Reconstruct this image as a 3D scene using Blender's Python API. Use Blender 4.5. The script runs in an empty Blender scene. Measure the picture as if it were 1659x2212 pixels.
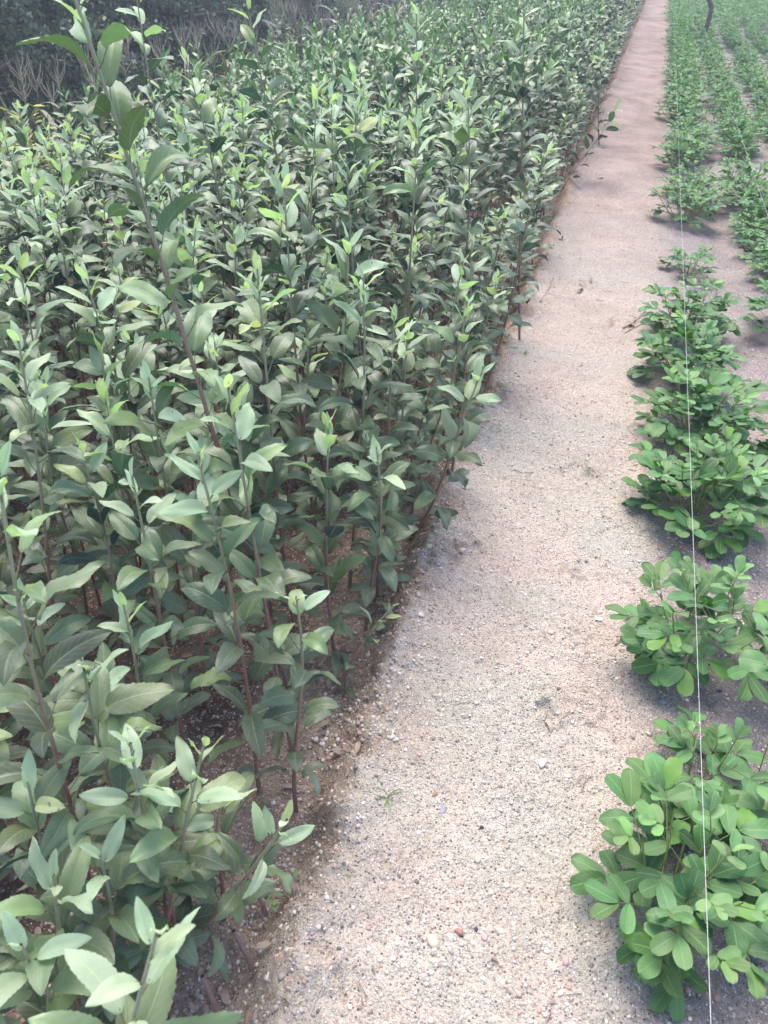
import bpy, math
import numpy as np
from mathutils import Matrix, Vector

# ------------------------------------------------------------------ camera, sky, sun, exposure
S = bpy.context.scene
COL = S.collection
F, CX, CY, H = 1662.0, 829.5, 1106.0, 1.3      # lens in photo units, eye height
_Y = np.array([628.5, -1256, F]); _Y /= np.linalg.norm(_Y)
_n = -110.0
_D = np.array([_n, (_Y[2]*F + _Y[0]*_n)/-_Y[1], F]); _D /= np.linalg.norm(_D)
_Z = -_D
R = np.array([np.cross(_Y, _Z), _Y, _Z])
cam_d = bpy.data.cameras.new("camera"); cam = bpy.data.objects.new("camera", cam_d); COL.objects.link(cam)
rt, up, bk = R[:, 0], -R[:, 1], -R[:, 2]
cam.matrix_world = Matrix(((rt[0], up[0], bk[0], 0), (rt[1], up[1], bk[1], 0), (rt[2], up[2], bk[2], H), (0, 0, 0, 1)))
cam_d.sensor_fit = 'VERTICAL'; cam_d.sensor_height = 36; cam_d.lens = 36*F/2212
cam_d.clip_start = 0.02; cam_d.clip_end = 500
cam_d.dof.use_dof = True; cam_d.dof.focus_distance = 1.9; cam_d.dof.aperture_fstop = 11
S.camera = cam

SUN_EL, SUN_AZ = math.radians(64), math.radians(-30)     # azimuth from +Y towards +X
w = bpy.data.worlds.new("World"); S.world = w; w.use_nodes = True
nt = w.node_tree; sky = nt.nodes.new("ShaderNodeTexSky"); sky.sky_type = 'NISHITA'; sky.sun_disc = False
sky.sun_elevation = SUN_EL; sky.sun_rotation = SUN_AZ; sky.air_density = 1.0; sky.dust_density = 2.5; sky.ozone_density = 3.0
bg = nt.nodes["Background"]; bg.inputs[1].default_value = 0.15
nt.links.new(sky.outputs[0], bg.inputs[0])
sd = bpy.data.lights.new("sun", 'SUN'); sd.energy = 1.5; sd.angle = math.radians(42); sd.color = (1, 0.93, 0.86)
so = bpy.data.objects.new("sun", sd); COL.objects.link(so)
sdir = Vector((math.sin(SUN_AZ)*math.cos(SUN_EL), math.cos(SUN_AZ)*math.cos(SUN_EL), math.sin(SUN_EL)))
so.rotation_euler = sdir.to_track_quat('Z', 'Y').to_euler()
S.view_settings.view_transform = 'Standard'; S.view_settings.look = 'None'; S.view_settings.gamma = 1
S.view_settings.exposure = 1.66
S.cycles.max_bounces = 6; S.cycles.transparent_max_bounces = 4

# ------------------------------------------------------------------ maths helpers
def ray(px, py):
    return R @ np.array([px-CX, py-CY, F])
def at_z(px, py, z=0.0):
    r = ray(px, py); return np.array([0, 0, H]) + r*((z-H)/r[2])
def at_d(px, py, d):
    return np.array([0, 0, H]) + ray(px, py)*(d/F)
def proj(p):
    c = (np.asarray(p, float) - [0, 0, H]) @ R
    return c[..., 0]/c[..., 2]*F+CX, c[..., 1]/c[..., 2]*F+CY, c[..., 2]

def _h(i, j, s):
    n = (i.astype(np.int64)*374761393 + j.astype(np.int64)*668265263 + s*974634777) & 0x7fffffff
    n = ((n ^ (n >> 13))*1274126177) & 0x7fffffff
    return ((n ^ (n >> 16)) & 0xffff)/65535.0
def noise(x, y, s=0):
    x = np.asarray(x, float); y = np.asarray(y, float)
    i = np.floor(x); j = np.floor(y); fx = x-i; fy = y-j; i = i.astype(np.int64); j = j.astype(np.int64)
    fx = fx*fx*(3-2*fx); fy = fy*fy*(3-2*fy)
    return (_h(i, j, s)*(1-fx)+_h(i+1, j, s)*fx)*(1-fy) + (_h(i, j+1, s)*(1-fx)+_h(i+1, j+1, s)*fx)*fy
def fbm(x, y, s=0, o=4):
    r = 0; a = .5
    for k in range(o):
        r = r + a*(noise(x, y, s+k*17)-.5); x = x*2.03+5.1; y = y*2.03+1.7; a *= .5
    return r
def sstep(a, b, x):
    t = np.clip((x-a)/(b-a), 0, 1); return t*t*(3-2*t)
def bank_x(y):       # where the trodden path breaks off towards the nursery bed
    return -0.215 - .065*sstep(.4, 1.5, y) + .06*fbm(y*2.3, y*0+3, 5, 3) + .05*fbm(y*9, y*0+8, 6, 3)
PATCH = [tuple(at_z(a, b)[:2])+(r,) for a, b, r in ((1185, 1550, .035), (1255, 1390, .045), (1240, 1230, .04), (1175, 1500, .03), (1300, 1560, .025), (1010, 1180, .06),
         (930, 1190, .06), (1330, 700, .09), (1200, 1010, .03), (1090, 860, .09), (1240, 620, .1), (1250, 1000, .05), (1290, 1020, .04), (700, 2100, .04))]
def ground_z(x, y):
    x = np.asarray(x, float); y = np.asarray(y, float)
    d = x - bank_x(y)
    near = 1/(1+np.maximum(y-1, 0)*.3)
    z = -.09*sstep(.0, -.11, d)
    z = z - .09*np.clip(-(x+.45), 0, 2.6)                         # nursery bed falls gently away
    z = z - 1.25*sstep(-3.05, -4.3, x) - 1.6*sstep(-4.6, -9, x) - .004*np.clip(-(x+9), 0, 60)
    z = z + .03*fbm(x*2.2, y*1.7, 11, 3)*sstep(0, 1, y)
    inpath = sstep(-.02, .05, d)*sstep(.34, .22, x)
    z = z + inpath*(.07*fbm(x*1.2+7, y*2.9, 21, 4)*sstep(1.5, 5, y) + .014*fbm(x*11, y*11, 31, 4))
    rough = sstep(.03, -.04, d)*sstep(-1.5, -.4, x) + .45*sstep(.3, .42, x)
    z = z + rough*(.048*fbm(x*16, y*16, 41, 4)*near + .02*np.abs(fbm(x*38, y*38, 51, 3))*near)
    for cx, cy, cr in PATCH: z = z + np.exp(-((x-cx)**2+(y-cy)**2)/cr**2)*(.05*fbm(x*42, y*42, 81, 4)+.012*np.abs(fbm(x*70, y*70, 83, 2))-.002)
    crumb = np.exp(-((d+.01)/.055)**2)
    z = z + crumb*(.05*fbm(x*24, y*24, 61, 5) + .012)
    z = z + .010*fbm(x*48, y*48, 71, 3)*near + .006*fbm(x*120, y*120, 72, 1)*near*sstep(2.2, 1.2, y)
    z = z - .03*np.exp(-((x-.57)/.1)**2)
    return z
def gz(x, y):
    return float(ground_z(np.array([x]), np.array([y]))[0])

# ------------------------------------------------------------------ mesh helpers
class MB:
    def __init__(s): s.v = []; s.f = []; s.uv = []; s.d = []; s.n = 0
    def add(s, v, f, uv=None, d=(0, 0, 0, 1)):
        v = np.asarray(v, float); k = len(v)
        f = np.asarray(f, np.int64)
        if f.shape[1] == 3: f = np.concatenate([f, np.full((len(f), 1), -1-s.n)], 1)
        s.v.append(v); s.f.append(f+s.n)
        s.uv.append(np.zeros((k, 2)) if uv is None else np.asarray(uv, float))
        s.d.append(np.broadcast_to(np.asarray(d, float), (k, 4))); s.n += k
    def arrays(s):
        return np.concatenate(s.v), np.concatenate(s.f), np.concatenate(s.uv), np.concatenate(s.d)
def mesh_from(name, arr, mat, smooth=True):
    v, f, uv, d = arr
    me = bpy.data.meshes.new(name)
    tri = f[:, 3] < 0
    q = f[~tri]; t = f[tri][:, :3]
    loops = np.concatenate([q.ravel(), t.ravel()]).astype(np.int32)
    starts = np.concatenate([np.arange(len(q))*4, len(q)*4+np.arange(len(t))*3]).astype(np.int32)
    me.vertices.add(len(v)); me.vertices.foreach_set("co", v.astype(np.float32).ravel())
    me.loops.add(len(loops)); me.loops.foreach_set("vertex_index", loops)
    me.polygons.add(len(starts)); me.polygons.foreach_set("loop_start", starts)
    me.update(calc_edges=True)
    if smooth: me.polygons.foreach_set("use_smooth", np.ones(len(starts), bool))
    ul = me.uv_layers.new(name="UVMap"); ul.data.foreach_set("uv", uv[loops].astype(np.float32).ravel())
    a = me.attributes.new("leafdata", 'FLOAT_COLOR', 'POINT'); a.data.foreach_set("color", d.astype(np.float32).ravel())
    me.materials.append(mat)
    me.validate()
    return me
def obj(name, mb, mat, parent=None, smooth=True):
    me = mesh_from(name, mb.arrays() if isinstance(mb, MB) else mb, mat, smooth)
    o = bpy.data.objects.new(name, me); COL.objects.link(o)
    if parent is not None: o.parent = parent
    return o
def tag(o, label=None, cat=None, group=None, kind=None):
    if label: o["label"] = label
    if cat: o["category"] = cat
    if group: o["group"] = group
    if kind: o["kind"] = kind
    return o
def empty(name, loc, rz=0, sc=1, **k):
    e = bpy.data.objects.new(name, None); COL.objects.link(e); e.location = loc
    e.rotation_euler = (0, 0, rz); e.scale = (sc, sc, sc); e.empty_display_size = .05
    return tag(e, **k)
def unit(v):
    v = np.asarray(v, float); return v/(np.linalg.norm(v)+1e-12)
def tube(mb, pts, rad, n=6, d=(0, 0, 0, 1), dd=None):
    pts = np.asarray(pts, float); m = len(pts); rad = np.broadcast_to(rad, (m,))
    T = np.gradient(pts, axis=0); T /= np.linalg.norm(T, axis=1)[:, None]+1e-12
    ref = np.array([0, 0, 1.]) if abs(T[0, 2]) < .9 else np.array([1., 0, 0])
    A = np.cross(T, ref); A /= np.linalg.norm(A, axis=1)[:, None]+1e-12; B = np.cross(T, A)
    an = np.arange(n)*2*math.pi/n
    v = pts[:, None]+rad[:, None, None]*(np.cos(an)[None, :, None]*A[:, None]+np.sin(an)[None, :, None]*B[:, None])
    i = np.arange(m-1)[:, None]*n; j = np.arange(n)[None]; j2 = (j+1) % n
    f = np.stack([i+j, i+j2, i+n+j2, i+n+j], -1).reshape(-1, 4)
    data = np.repeat(np.asarray(dd), n, 0) if dd is not None else d
    uv = np.stack([np.repeat(np.linspace(0, 1, m), n), np.tile(np.arange(n)/n, m)], 1)
    mb.add(v.reshape(-1, 3), f[:, ::-1], uv, data)
def leaf_mesh(mb, p, d, nrm, L, W, fold, curl, nu, nv, data, rng, kind='apple', twist=0., roll=.25):
    d = unit(d); side = unit(np.cross(d, nrm)); n = np.cross(side, d)
    u = np.linspace(0, 1, nu+1)
    if kind == 'apple':
        pr = (u+.004)**.52*np.maximum(1-u, 0)**.82; pr /= .595
    elif kind == 'oval':
        pr = (u+.004)**.62*np.maximum(1-u, 0)**.42; pr /= .575
    else:  # long blade
        pr = (u+.02)**.25*(1-u)**.6; pr /= .72
    hw = W/2*pr
    if kind == 'apple' and nu >= 12:
        hw = hw*(1+.03*((np.arange(nu+1) % 2)*2-1)*(u > .12)*(u < .97)+rng.normal(0, .012, nu+1))
    th = -curl*u**1.3
    x = np.concatenate([[0], np.cumsum(np.cos(th[:-1]))])*L/nu; z = np.concatenate([[0], np.cumsum(np.sin(th[:-1]))])*L/nu
    v = np.linspace(-1, 1, nv+1); av = np.abs(v)
    fo = fold*(1-.55*u)[:, None]
    b = hw[:, None]*v[None]*np.cos(fo)
    wave = rng.uniform(.02, .09)*W*np.sin(u*rng.uniform(6, 11)+rng.uniform(0, 6))[:, None]*(v**2)[None]
    c = hw[:, None]*av[None]*np.sin(fo) - roll*hw[:, None]*(av**2.2)[None]*math.sin(abs(fold)+.3) + wave
    if nu >= 8 and kind == 'apple':      # pillowing between the side veins
        c = c + .012*W*np.sin((u[:, None]*7+av[None]*1.6)*6.283)*np.minimum(av, .8)[None]
    tw = twist*u[:, None]
    b, c = b*np.cos(tw)-c*np.sin(tw), b*np.sin(tw)+c*np.cos(tw)
    st, ct = np.sin(th)[:, None], np.cos(th)[:, None]
    X = x[:, None]-c*st; Zl = z[:, None]+c*ct
    P = p+X[..., None]*d+b[..., None]*side+Zl[..., None]*n
    i = np.arange(nu)[:, None]*(nv+1); j = np.arange(nv)[None]
    f = np.stack([i+j, i+j+1, i+nv+2+j, i+nv+1+j], -1).reshape(-1, 4)
    uv = np.stack(np.broadcast_arrays(u[:, None], (v*.5+.5)[None]), -1).reshape(-1, 2)
    mb.add(P.reshape(-1, 3), f[:, ::-1], uv, data)

# ------------------------------------------------------------------ materials
def mat(name):
    m = bpy.data.materials.new(name); m.use_nodes = True; t = m.node_tree
    for n in list(t.nodes): t.nodes.remove(n)
    return m, t
class N:
    def __init__(s, t): s.t = t
    def __call__(s, typ, ins={}, **kw):
        n = s.t.nodes.new("ShaderNode"+typ)
        for k, v in kw.items(): setattr(n, k, v)
        for k, v in ins.items():
            if isinstance(v, bpy.types.NodeSocket): s.t.links.new(v, n.inputs[k])
            else: n.inputs[k].default_value = v
        return n
    def math(s, op, a, b=0., c=0.):
        return s('Math', {0: a, 1: b, 2: c}, operation=op).outputs[0]
    def mix(s, f, a, b, blend='MIX'):
        n = s('Mix', {}, data_type='RGBA', blend_type=blend)
        for i, v in ((0, f), (6, a), (7, b)):
            if isinstance(v, bpy.types.NodeSocket): s.t.links.new(v, n.inputs[i])
            elif i: n.inputs[i].default_value = (*v, 1)
            else: n.inputs[0].default_value = v
        return n.outputs[2]
    def ramp(s, f, a, b):
        return s('MapRange', {0: f, 1: a, 2: b}, clamp=True).outputs[0]
def leaf_material(name, mature, young, under, under_young, rough, veins, hue=.35, transl=.28, spec=.45, vein_col=(.25, .3, .16), dusty=(.33, .29, .24)):
    m, t = mat(name); g = N(t)
    at = g('Attribute', attribute_name="leafdata", attribute_type='GEOMETRY')
    sep = g('SeparateColor', {0: at.outputs['Color']}); age, dust, rnd = sep.outputs[0], sep.outputs[1], sep.outputs[2]
    uv = g('UVMap').outputs[0]; sx = g('SeparateXYZ', {0: uv}); u = sx.outputs[0]
    av = g.math('ABSOLUTE', g.math('MULTIPLY_ADD', sx.outputs[1], 2., -1.))
    geo = g('NewGeometry'); tc = g('TexCoord').outputs['Object']
    ns = g('TexNoise', {'Vector': tc, 'Scale': 38., 'Detail': 3.}).outputs[0]
    ns2 = g('TexNoise', {'Vector': tc, 'Scale': 9., 'Detail': 2.}).outputs[0]
    top = g.mix(age, mature, young); und = g.mix(age, under, under_young)
    base = g.mix(geo.outputs['Backfacing'], top, und)
    vary = g.math('MULTIPLY_ADD', rnd, hue*1.3, 1-hue*.65)
    vary = g.math('MULTIPLY', vary, g.math('MULTIPLY_ADD', ns, .5, .75))
    base = g.mix(1., base, g('CombineColor', {0: vary, 1: vary, 2: vary}).outputs[0], 'MULTIPLY')
    hs = g('HueSaturation', {'Hue': g.math('MULTIPLY_ADD', g.math('FRACT', g.math('MULTIPLY', rnd, 7.3)), .05, .475), 'Saturation': g.math('MULTIPLY_ADD', ns2, .5, .75), 'Value': 1., 'Color': base}).outputs[0]
    ph = g.math('MULTIPLY_ADD', u, veins, g.math('MULTIPLY', av, -2.2))
    lat = g.math('POWER', g.math('ABSOLUTE', g.math('COSINE', g.math('MULTIPLY', ph, math.pi))), 24.)
    lat = g.math('MULTIPLY', lat, .24)
    midr = g.ramp(av, .075, .02)
    vf = g.math('MAXIMUM', lat, g.math('MULTIPLY', midr, .7))
    col = g.mix(vf, hs, vein_col)
    df = g.math('MULTIPLY', dust, g.ramp(g('TexNoise', {'Vector': tc, 'Scale': 70., 'Detail': 4., 'Roughness': .7}).outputs[0], .3, .62))
    df = g.math('MULTIPLY', df, g.math('SUBTRACT', 1., g.math('MULTIPLY', geo.outputs['Backfacing'], .6)))
    yel = g.math('MULTIPLY', g.ramp(rnd, .90, .97), .55)
    col = g.mix(yel, col, tuple(c*f for c, f in zip(young, (1.1, .85, .6))))
    blot = g.math('MULTIPLY', g.ramp(g('TexNoise', {'Vector': tc, 'Scale': 120., 'Detail': 2.}).outputs[0], .69, .74), g.ramp(rnd, .45, .6))
    col = g.mix(g.math('MULTIPLY', blot, .8), col, (.2, .12, .06))
    col = g.mix(df, col, dusty)
    col = g.mix(at.outputs['Alpha'], (.2, .2, .09), col)
    bmp = g('Bump', {'Height': g.math('ADD', g.math('MULTIPLY', vf, -1.), g.math('MULTIPLY', ns, .6)), 'Strength': .35, 'Distance': .001}).outputs[0]
    rg = g.mix(age, (rough,)*3, (rough+.12,)*3); rg = g.mix(df, rg, (.9,)*3)
    pb = g('BsdfPrincipled', {'Base Color': col, 'Roughness': rg, 'Normal': bmp})
    pb.inputs['Specular IOR Level'].default_value = spec
    pb.inputs['Coat Weight'].default_value = 0.
    tl = g('BsdfTranslucent', {'Color': g.mix(1., col, (1.15, 1.35, .8), 'MULTIPLY'), 'Normal': bmp})
    mx = g('MixShader', {0: transl, 1: pb.outputs[0], 2: tl.outputs[0]})
    out = g('OutputMaterial', {0: mx.outputs[0]})
    return m
M_APPLE = leaf_material("apple_leaf", (.017, .046, .066), (.15, .28, .12), (.105, .14, .075), (.27, .36, .15), .40, 8., transl=.16, hue=.6)
M_TIP = leaf_material("apple_tip_leaf", (.14, .25, .12), (.46, .58, .30), (.24, .31, .18), (.44, .54, .36), .6, 8., transl=.35, hue=.25, vein_col=(.42, .5, .26))
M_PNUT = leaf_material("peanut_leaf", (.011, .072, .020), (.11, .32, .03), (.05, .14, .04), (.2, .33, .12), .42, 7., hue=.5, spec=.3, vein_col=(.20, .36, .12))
M_TREE = leaf_material("tree_leaf", (.06, .095, .075), (.15, .20, .115), (.10, .13, .105), (.17, .2, .14), .5, 1., hue=.8, transl=.2, vein_col=(.07, .1, .06))
M_MAIZE = leaf_material("maize_leaf", (.06, .11, .05), (.22, .17, .11), (.08, .13, .07), (.22, .18, .12), .55, 1., transl=.2, vein_col=(.25, .28, .16))
M_YEL = leaf_material("yellow_leaf", (.17, .2, .05), (.45, .42, .07), (.22, .24, .08), (.42, .40, .12), .5, 6.)
M_DRY = leaf_material("dry_leaf", (.2, .14, .1), (.36, .27, .2), (.25, .18, .13), (.38, .29, .22), .8, 7., transl=.1, vein_col=(.4, .31, .24))
M_GRASS = leaf_material("grass_blade", (.10, .19, .05), (.2, .3, .08), (.12, .2, .07), (.2, .3, .1), .5, 1., vein_col=(.15, .25, .08))

def stem_material():
    m, t = mat("stem_bark"); g = N(t)
    at = g('Attribute', attribute_name="leafdata", attribute_type='GEOMETRY'); hgt = g('SeparateColor', {0: at.outputs['Color']}).outputs[0]
    tc = g('TexCoord').outputs['Object']
    ns = g('TexNoise', {'Vector': tc, 'Scale': 60., 'Detail': 4.}).outputs[0]
    sp = g.ramp(g('TexVoronoi', {'Vector': tc, 'Scale': 160.}).outputs[0], .28, .12)
    c = g.mix(g.ramp(hgt, .45, .85), (.25, .09, .07), (.27, .28, .17))
    c = g.mix(g.ramp(hgt, .12, 0.), c, (.22, .155, .11))
    c = g.mix(g.math('MULTIPLY', ns, .4), c, (.30, .24, .2))
    c = g.mix(g.math('MULTIPLY', sp, .5), c, (.4, .34, .28))
    b = g('Bump', {'Height': ns, 'Strength': .4, 'Distance': .001}).outputs[0]
    pb = g('BsdfPrincipled', {'Base Color': c, 'Roughness': .6, 'Normal': b}); g('OutputMaterial', {0: pb.outputs[0]})
    return m
def plain(name, a, b, scale=20., rough=.7, bump=.3, metal=0., dist=.002):
    m, t = mat(name); g = N(t); tc = g('TexCoord').outputs['Object']
    ns = g('TexNoise', {'Vector': tc, 'Scale': scale, 'Detail': 5., 'Roughness': .65}).outputs[0]
    c = g.mix(g.ramp(ns, .3, .7), a, b)
    bm = g('Bump', {'Height': ns, 'Strength': bump, 'Distance': dist}).outputs[0]
    pb = g('BsdfPrincipled', {'Base Color': c, 'Roughness': rough, 'Metallic': metal, 'Normal': bm}); g('OutputMaterial', {0: pb.outputs[0]})
    return m
M_STEM = stem_material()
M_PSTEM = plain("peanut_stem", (.17, .24, .06), (.27, .30, .10), 40., .5)
M_BARK = plain("bark", (.09, .065, .055), (.2, .15, .13), 25., .85, .8, dist=.01)
M_STR = plain("twine", (.3, .3, .28), (.55, .55, .52), 60., .5, .1)
M_FOIL = plain("foil_film", (.62, .64, .68), (.85, .86, .88), 90., .35, .6, .3)
M_CHAR = plain("charcoal", (.02, .022, .03), (.07, .07, .08), 200., .7)
M_TWIG = plain("dry_twig", (.16, .11, .085), (.34, .26, .2), 80., .8)
M_STRAW = plain("tassel_straw", (.33, .27, .18), (.45, .38, .26), 30., .8)

def soil_material():
    m, t = mat("sandy_soil"); g = N(t)
    tc = g('TexCoord').outputs['Object']; sx = g('SeparateXYZ', {0: tc}); x, y = sx.outputs[0], sx.outputs[1]
    def no(s, d=4., r=.55, o=0.):
        v = g('VectorMath', {0: tc, 1: (o, o*1.7, o*.6)}, operation='ADD').outputs[0]
        return g('TexNoise', {'Vector': v, 'Scale': s, 'Detail': d, 'Roughness': r}).outputs[0]
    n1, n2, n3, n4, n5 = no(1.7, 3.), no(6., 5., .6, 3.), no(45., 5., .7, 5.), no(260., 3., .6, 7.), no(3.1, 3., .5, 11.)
    dry = g.mix(g.ramp(n2, .3, .7), (.405, .328, .255), (.57, .48, .39))
    dry = g.mix(g.ramp(n1, .45, .6), dry, (.44, .405, .33))           # greyish-green silt film
    dry = g.mix(g.math('MULTIPLY', g.ramp(n5, .5, .7), .6), dry, (.53, .405, .335))   # pinker sand
    pinkfar = g.ramp(y, 2., 6.)
    dry = g.mix(g.math('MULTIPLY', pinkfar, .9), dry, g.mix(g.ramp(no(3.5, 5., .65, 13.), .38, .62), (.21, .145, .12), (.36, .265, .225)))
    field = g.mix(g.ramp(n2, .35, .65), (.23, .19, .175), (.34, .28, .255))
    wob = g.math('MULTIPLY_ADD', n2, .22, -.11); xx = g.math('ADD', x, wob)
    c = g.mix(g.ramp(xx, .24, .36), dry, field)
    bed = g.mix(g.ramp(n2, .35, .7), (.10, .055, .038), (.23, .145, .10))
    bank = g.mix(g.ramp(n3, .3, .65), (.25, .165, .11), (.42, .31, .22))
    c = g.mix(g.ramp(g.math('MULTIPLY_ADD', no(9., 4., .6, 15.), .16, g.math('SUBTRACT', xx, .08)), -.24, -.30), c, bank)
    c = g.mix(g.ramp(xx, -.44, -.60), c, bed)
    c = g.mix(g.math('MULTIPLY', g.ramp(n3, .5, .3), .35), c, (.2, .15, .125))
    vs = g('TexVoronoi', {'Vector': tc, 'Scale': 190., 'Randomness': 1.}); cell = g('SeparateColor', {0: vs.outputs['Color']})
    grain = g.ramp(vs.outputs['Distance'], .42, .28)
    near = g.ramp(y, 9., 1.5)
    c = g.mix(g.math('MULTIPLY', g.math('MULTIPLY', grain, near), g.ramp(cell.outputs[0], .66, .8)), c, (.74, .67, .59))
    c = g.mix(g.math('MULTIPLY', g.math('MULTIPLY', grain, near), g.ramp(cell.outputs[1], .82, .9)), c, (.15, .115, .10))
    c = g.mix(g.math('MULTIPLY', g.ramp(n4, .5, .35), .5), c, (.20, .155, .13))  # fine pits darkened: their small shadows are painted into the soil colour
    c = g.mix(g.math('MULTIPLY', g.ramp(no(110., 3., .6, 9.), .56, .68), .5), c, (.56, .49, .42))
    far = g.ramp(x, -3.1, -3.8)
    c = g.mix(far, c, (.09, .085, .05))
    hgt = g.math('ADD', g.math('MULTIPLY', n3, .9), g.math('ADD', g.math('MULTIPLY', n4, .5), g.math('MULTIPLY', grain, .3)))
    b = g('Bump', {'Height': hgt, 'Strength': 1., 'Distance': .009}).outputs[0]
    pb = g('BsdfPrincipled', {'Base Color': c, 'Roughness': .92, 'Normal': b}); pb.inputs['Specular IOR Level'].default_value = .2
    g('OutputMaterial', {0: pb.outputs[0]})
    return m
M_SOIL = soil_material()

# ------------------------------------------------------------------ ground
def grow(a, step, rate, lim):
    r = [a]
    while abs(r[-1]) < lim and len(r) < 900:
        r.append(r[-1]+step); step *= rate
    return r
xs_r = np.array(grow(.7, .009, 1.055, 90)); xs_l = -np.array(grow(.62, .008, 1.035, 90))
xs = np.concatenate([xs_l[::-1], np.arange(-.615, .7, .0045), xs_r])
ys = np.concatenate([-np.array(grow(.1, .05, 1.25, 40))[::-1], np.arange(-.05, .2, .02), np.arange(.2, 1.6, .0045), np.array(grow(1.6, .005, 1.0125, 150))])
ys = np.unique(ys)
GX, GY = np.meshgrid(xs, ys); GZ = ground_z(GX, GY)
nxv, nyv = len(xs), len(ys)
ii = np.arange(nyv-1)[:, None]*nxv; jj = np.arange(nxv-1)[None]
gf = np.stack([ii+jj, ii+jj+1, ii+nxv+jj+1, ii+nxv+jj], -1).reshape(-1, 4)
gv = np.stack([GX, GY, GZ], -1).reshape(-1, 3)
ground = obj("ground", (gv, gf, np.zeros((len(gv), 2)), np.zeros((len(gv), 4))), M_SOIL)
tag(ground, "sandy field ground with a trodden pale footpath between the crops", kind="structure")

# ------------------------------------------------------------------ apple saplings
def sapling_geo(rng, pts, lod, rbase=.0045, nint=.028, leafL=.09, bare=.12, young=5, dusty=.35, lower_keep=1., ageadd=0.):
    """pts: polyline (k,3) from the base to the tip. returns stem, foliage, shoot tip"""
    pts = np.asarray(pts, float)
    seg = np.linalg.norm(np.diff(pts, axis=0), axis=1); L = seg.sum(); cs = np.concatenate([[0], np.cumsum(seg)])
    def P(s):
        s = np.clip(s, 0, L); return np.array([np.interp(s, cs, pts[:, k]) for k in range(3)])
    stem, fol, tip = MB(), MB(), MB()
    nst = {3: 22, 2: 10, 1: 4}[lod]; sides = {3: 9, 2: 5, 1: 3}[lod]
    ss = np.linspace(0, L, nst); sp = np.array([P(s) for s in ss])
    ft = ss/L
    knobs = 1+.07*np.sin(ss/nint*6.283) if lod == 3 else 1
    tube(stem, sp, (rbase*(1-.62*ft))*knobs, sides, dd=np.stack([ft, ft*0, ft*0, ft*0+1], 1))
    nl = max(6, int(L*(1-bare)/nint)); ang = rng.uniform(0, 6.28)
    nu, nv = {3: (28, 8), 2: (8, 4), 1: (4, 2)}[lod]
    for k in range(nl+4):
        fr = (k+.5)/(nl+4)
        s = L*(bare + (1-bare)*min(1, 1-(1-fr)**1.12))
        left = nl+3-k                                  # leaves still above this one
        ang += 2.4+rng.normal(0, .3)
        if rng.random() > lower_keep+.8*fr and left > young: continue
        c = P(s); T = unit(P(s+.02)-P(s-.02)) if s < L-.01 else unit(P(L)-P(L-.03))
        a = np.array([math.cos(ang), math.sin(ang), 0]); a = unit(a-T*a.dot(T))
        yg = left < young+1
        if yg:
            f = left/(young+1.)
            LL = leafL*(.42+.55*f)*rng.uniform(.88, 1.14); W = LL*rng.uniform(.50, .62)
            el = math.radians(70-44*f+rng.normal(0, 9)); pet = .005+.015*f
            age = 1-.45*f+rng.uniform(-.1, .1); fold = rng.uniform(.3, .75); curl = rng.uniform(-.1, .5)+.6*f
            mbx = tip; dus = 0
        else:
            size = min(1, .8+.1*(left-young)); low = max(0, .35-fr)/.35
            LL = leafL*size*rng.uniform(.82, 1.14)*(1-.15*low); W = LL*rng.uniform(.56, .70)
            el = math.radians(rng.uniform(28, 64)-24*low); pet = rng.uniform(.022, .036)
            age = max(0, .42-.10*(left-young-1))+rng.uniform(0, .10)+ageadd*rng.uniform(.5, 1.2); fold = rng.choice([rng.uniform(.1, .5), rng.uniform(.3, .9)]); curl = rng.uniform(.8, 1.75)
            mbx = fol; dus = dusty*low*rng.uniform(.4, 1.3)+(.12*rng.random())
        pd = unit(a*math.cos(el+.2)+T*math.sin(el+.2))
        p1 = c+pd*pet
        bd = unit(a*math.cos(el)+T*math.sin(el))
        sd_ = unit(np.cross(bd, T)); nr = unit(np.cross(sd_, bd)+sd_*rng.normal(0, .5))
        rn = rng.random()
        data = (min(1, age), min(1, dus), rn, 1)
        leaf_mesh(mbx, p1, bd, nr, LL, W, fold, curl, nu, nv, data, rng, twist=rng.normal(0, .35))
        if lod > 1: tube(mbx, [c, (c+p1)/2-T*.002, p1+bd*.004], np.array([.0013, .001, .0009]), 4 if lod == 3 else 3, d=(age, 0, rn, 0))
    return stem, fol, tip
def wobble(rng, p0, p1, n=7, amp=.008, sag=None):
    p0, p1 = np.asarray(p0, float), np.asarray(p1, float); t = np.linspace(0, 1, n)[:, None]
    p = p0+(p1-p0)*t
    a = rng.normal(0, amp, 3)*[1, 1, 0]; b = rng.normal(0, amp*.6, 3)*[1, 1, 0]
    p = p+np.sin(t*math.pi)*a+np.sin(t*2*math.pi)*b
    if sag is not None: p = p+np.sin(t*math.pi)*np.asarray(sag)
    return p
def make_sapling(rng, base, top, label, group=None, lod=3, sag=None, name="apple_sapling", **kw):
    base = np.asarray(base, float); e = empty(name, base, label=label, cat="sapling", group=group)
    pts = wobble(rng, (0, 0, -.01), np.asarray(top)-base, sag=sag)
    st, fo, ti = sapling_geo(rng, pts, lod, **kw)
    obj("stem", st, M_STEM, e); obj("foliage", fo, M_APPLE, e); obj("shoot_tip", ti, M_TIP, e)
    return e
HERO = []      # (x, y, tip z) so that fill plants keep clear
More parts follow.
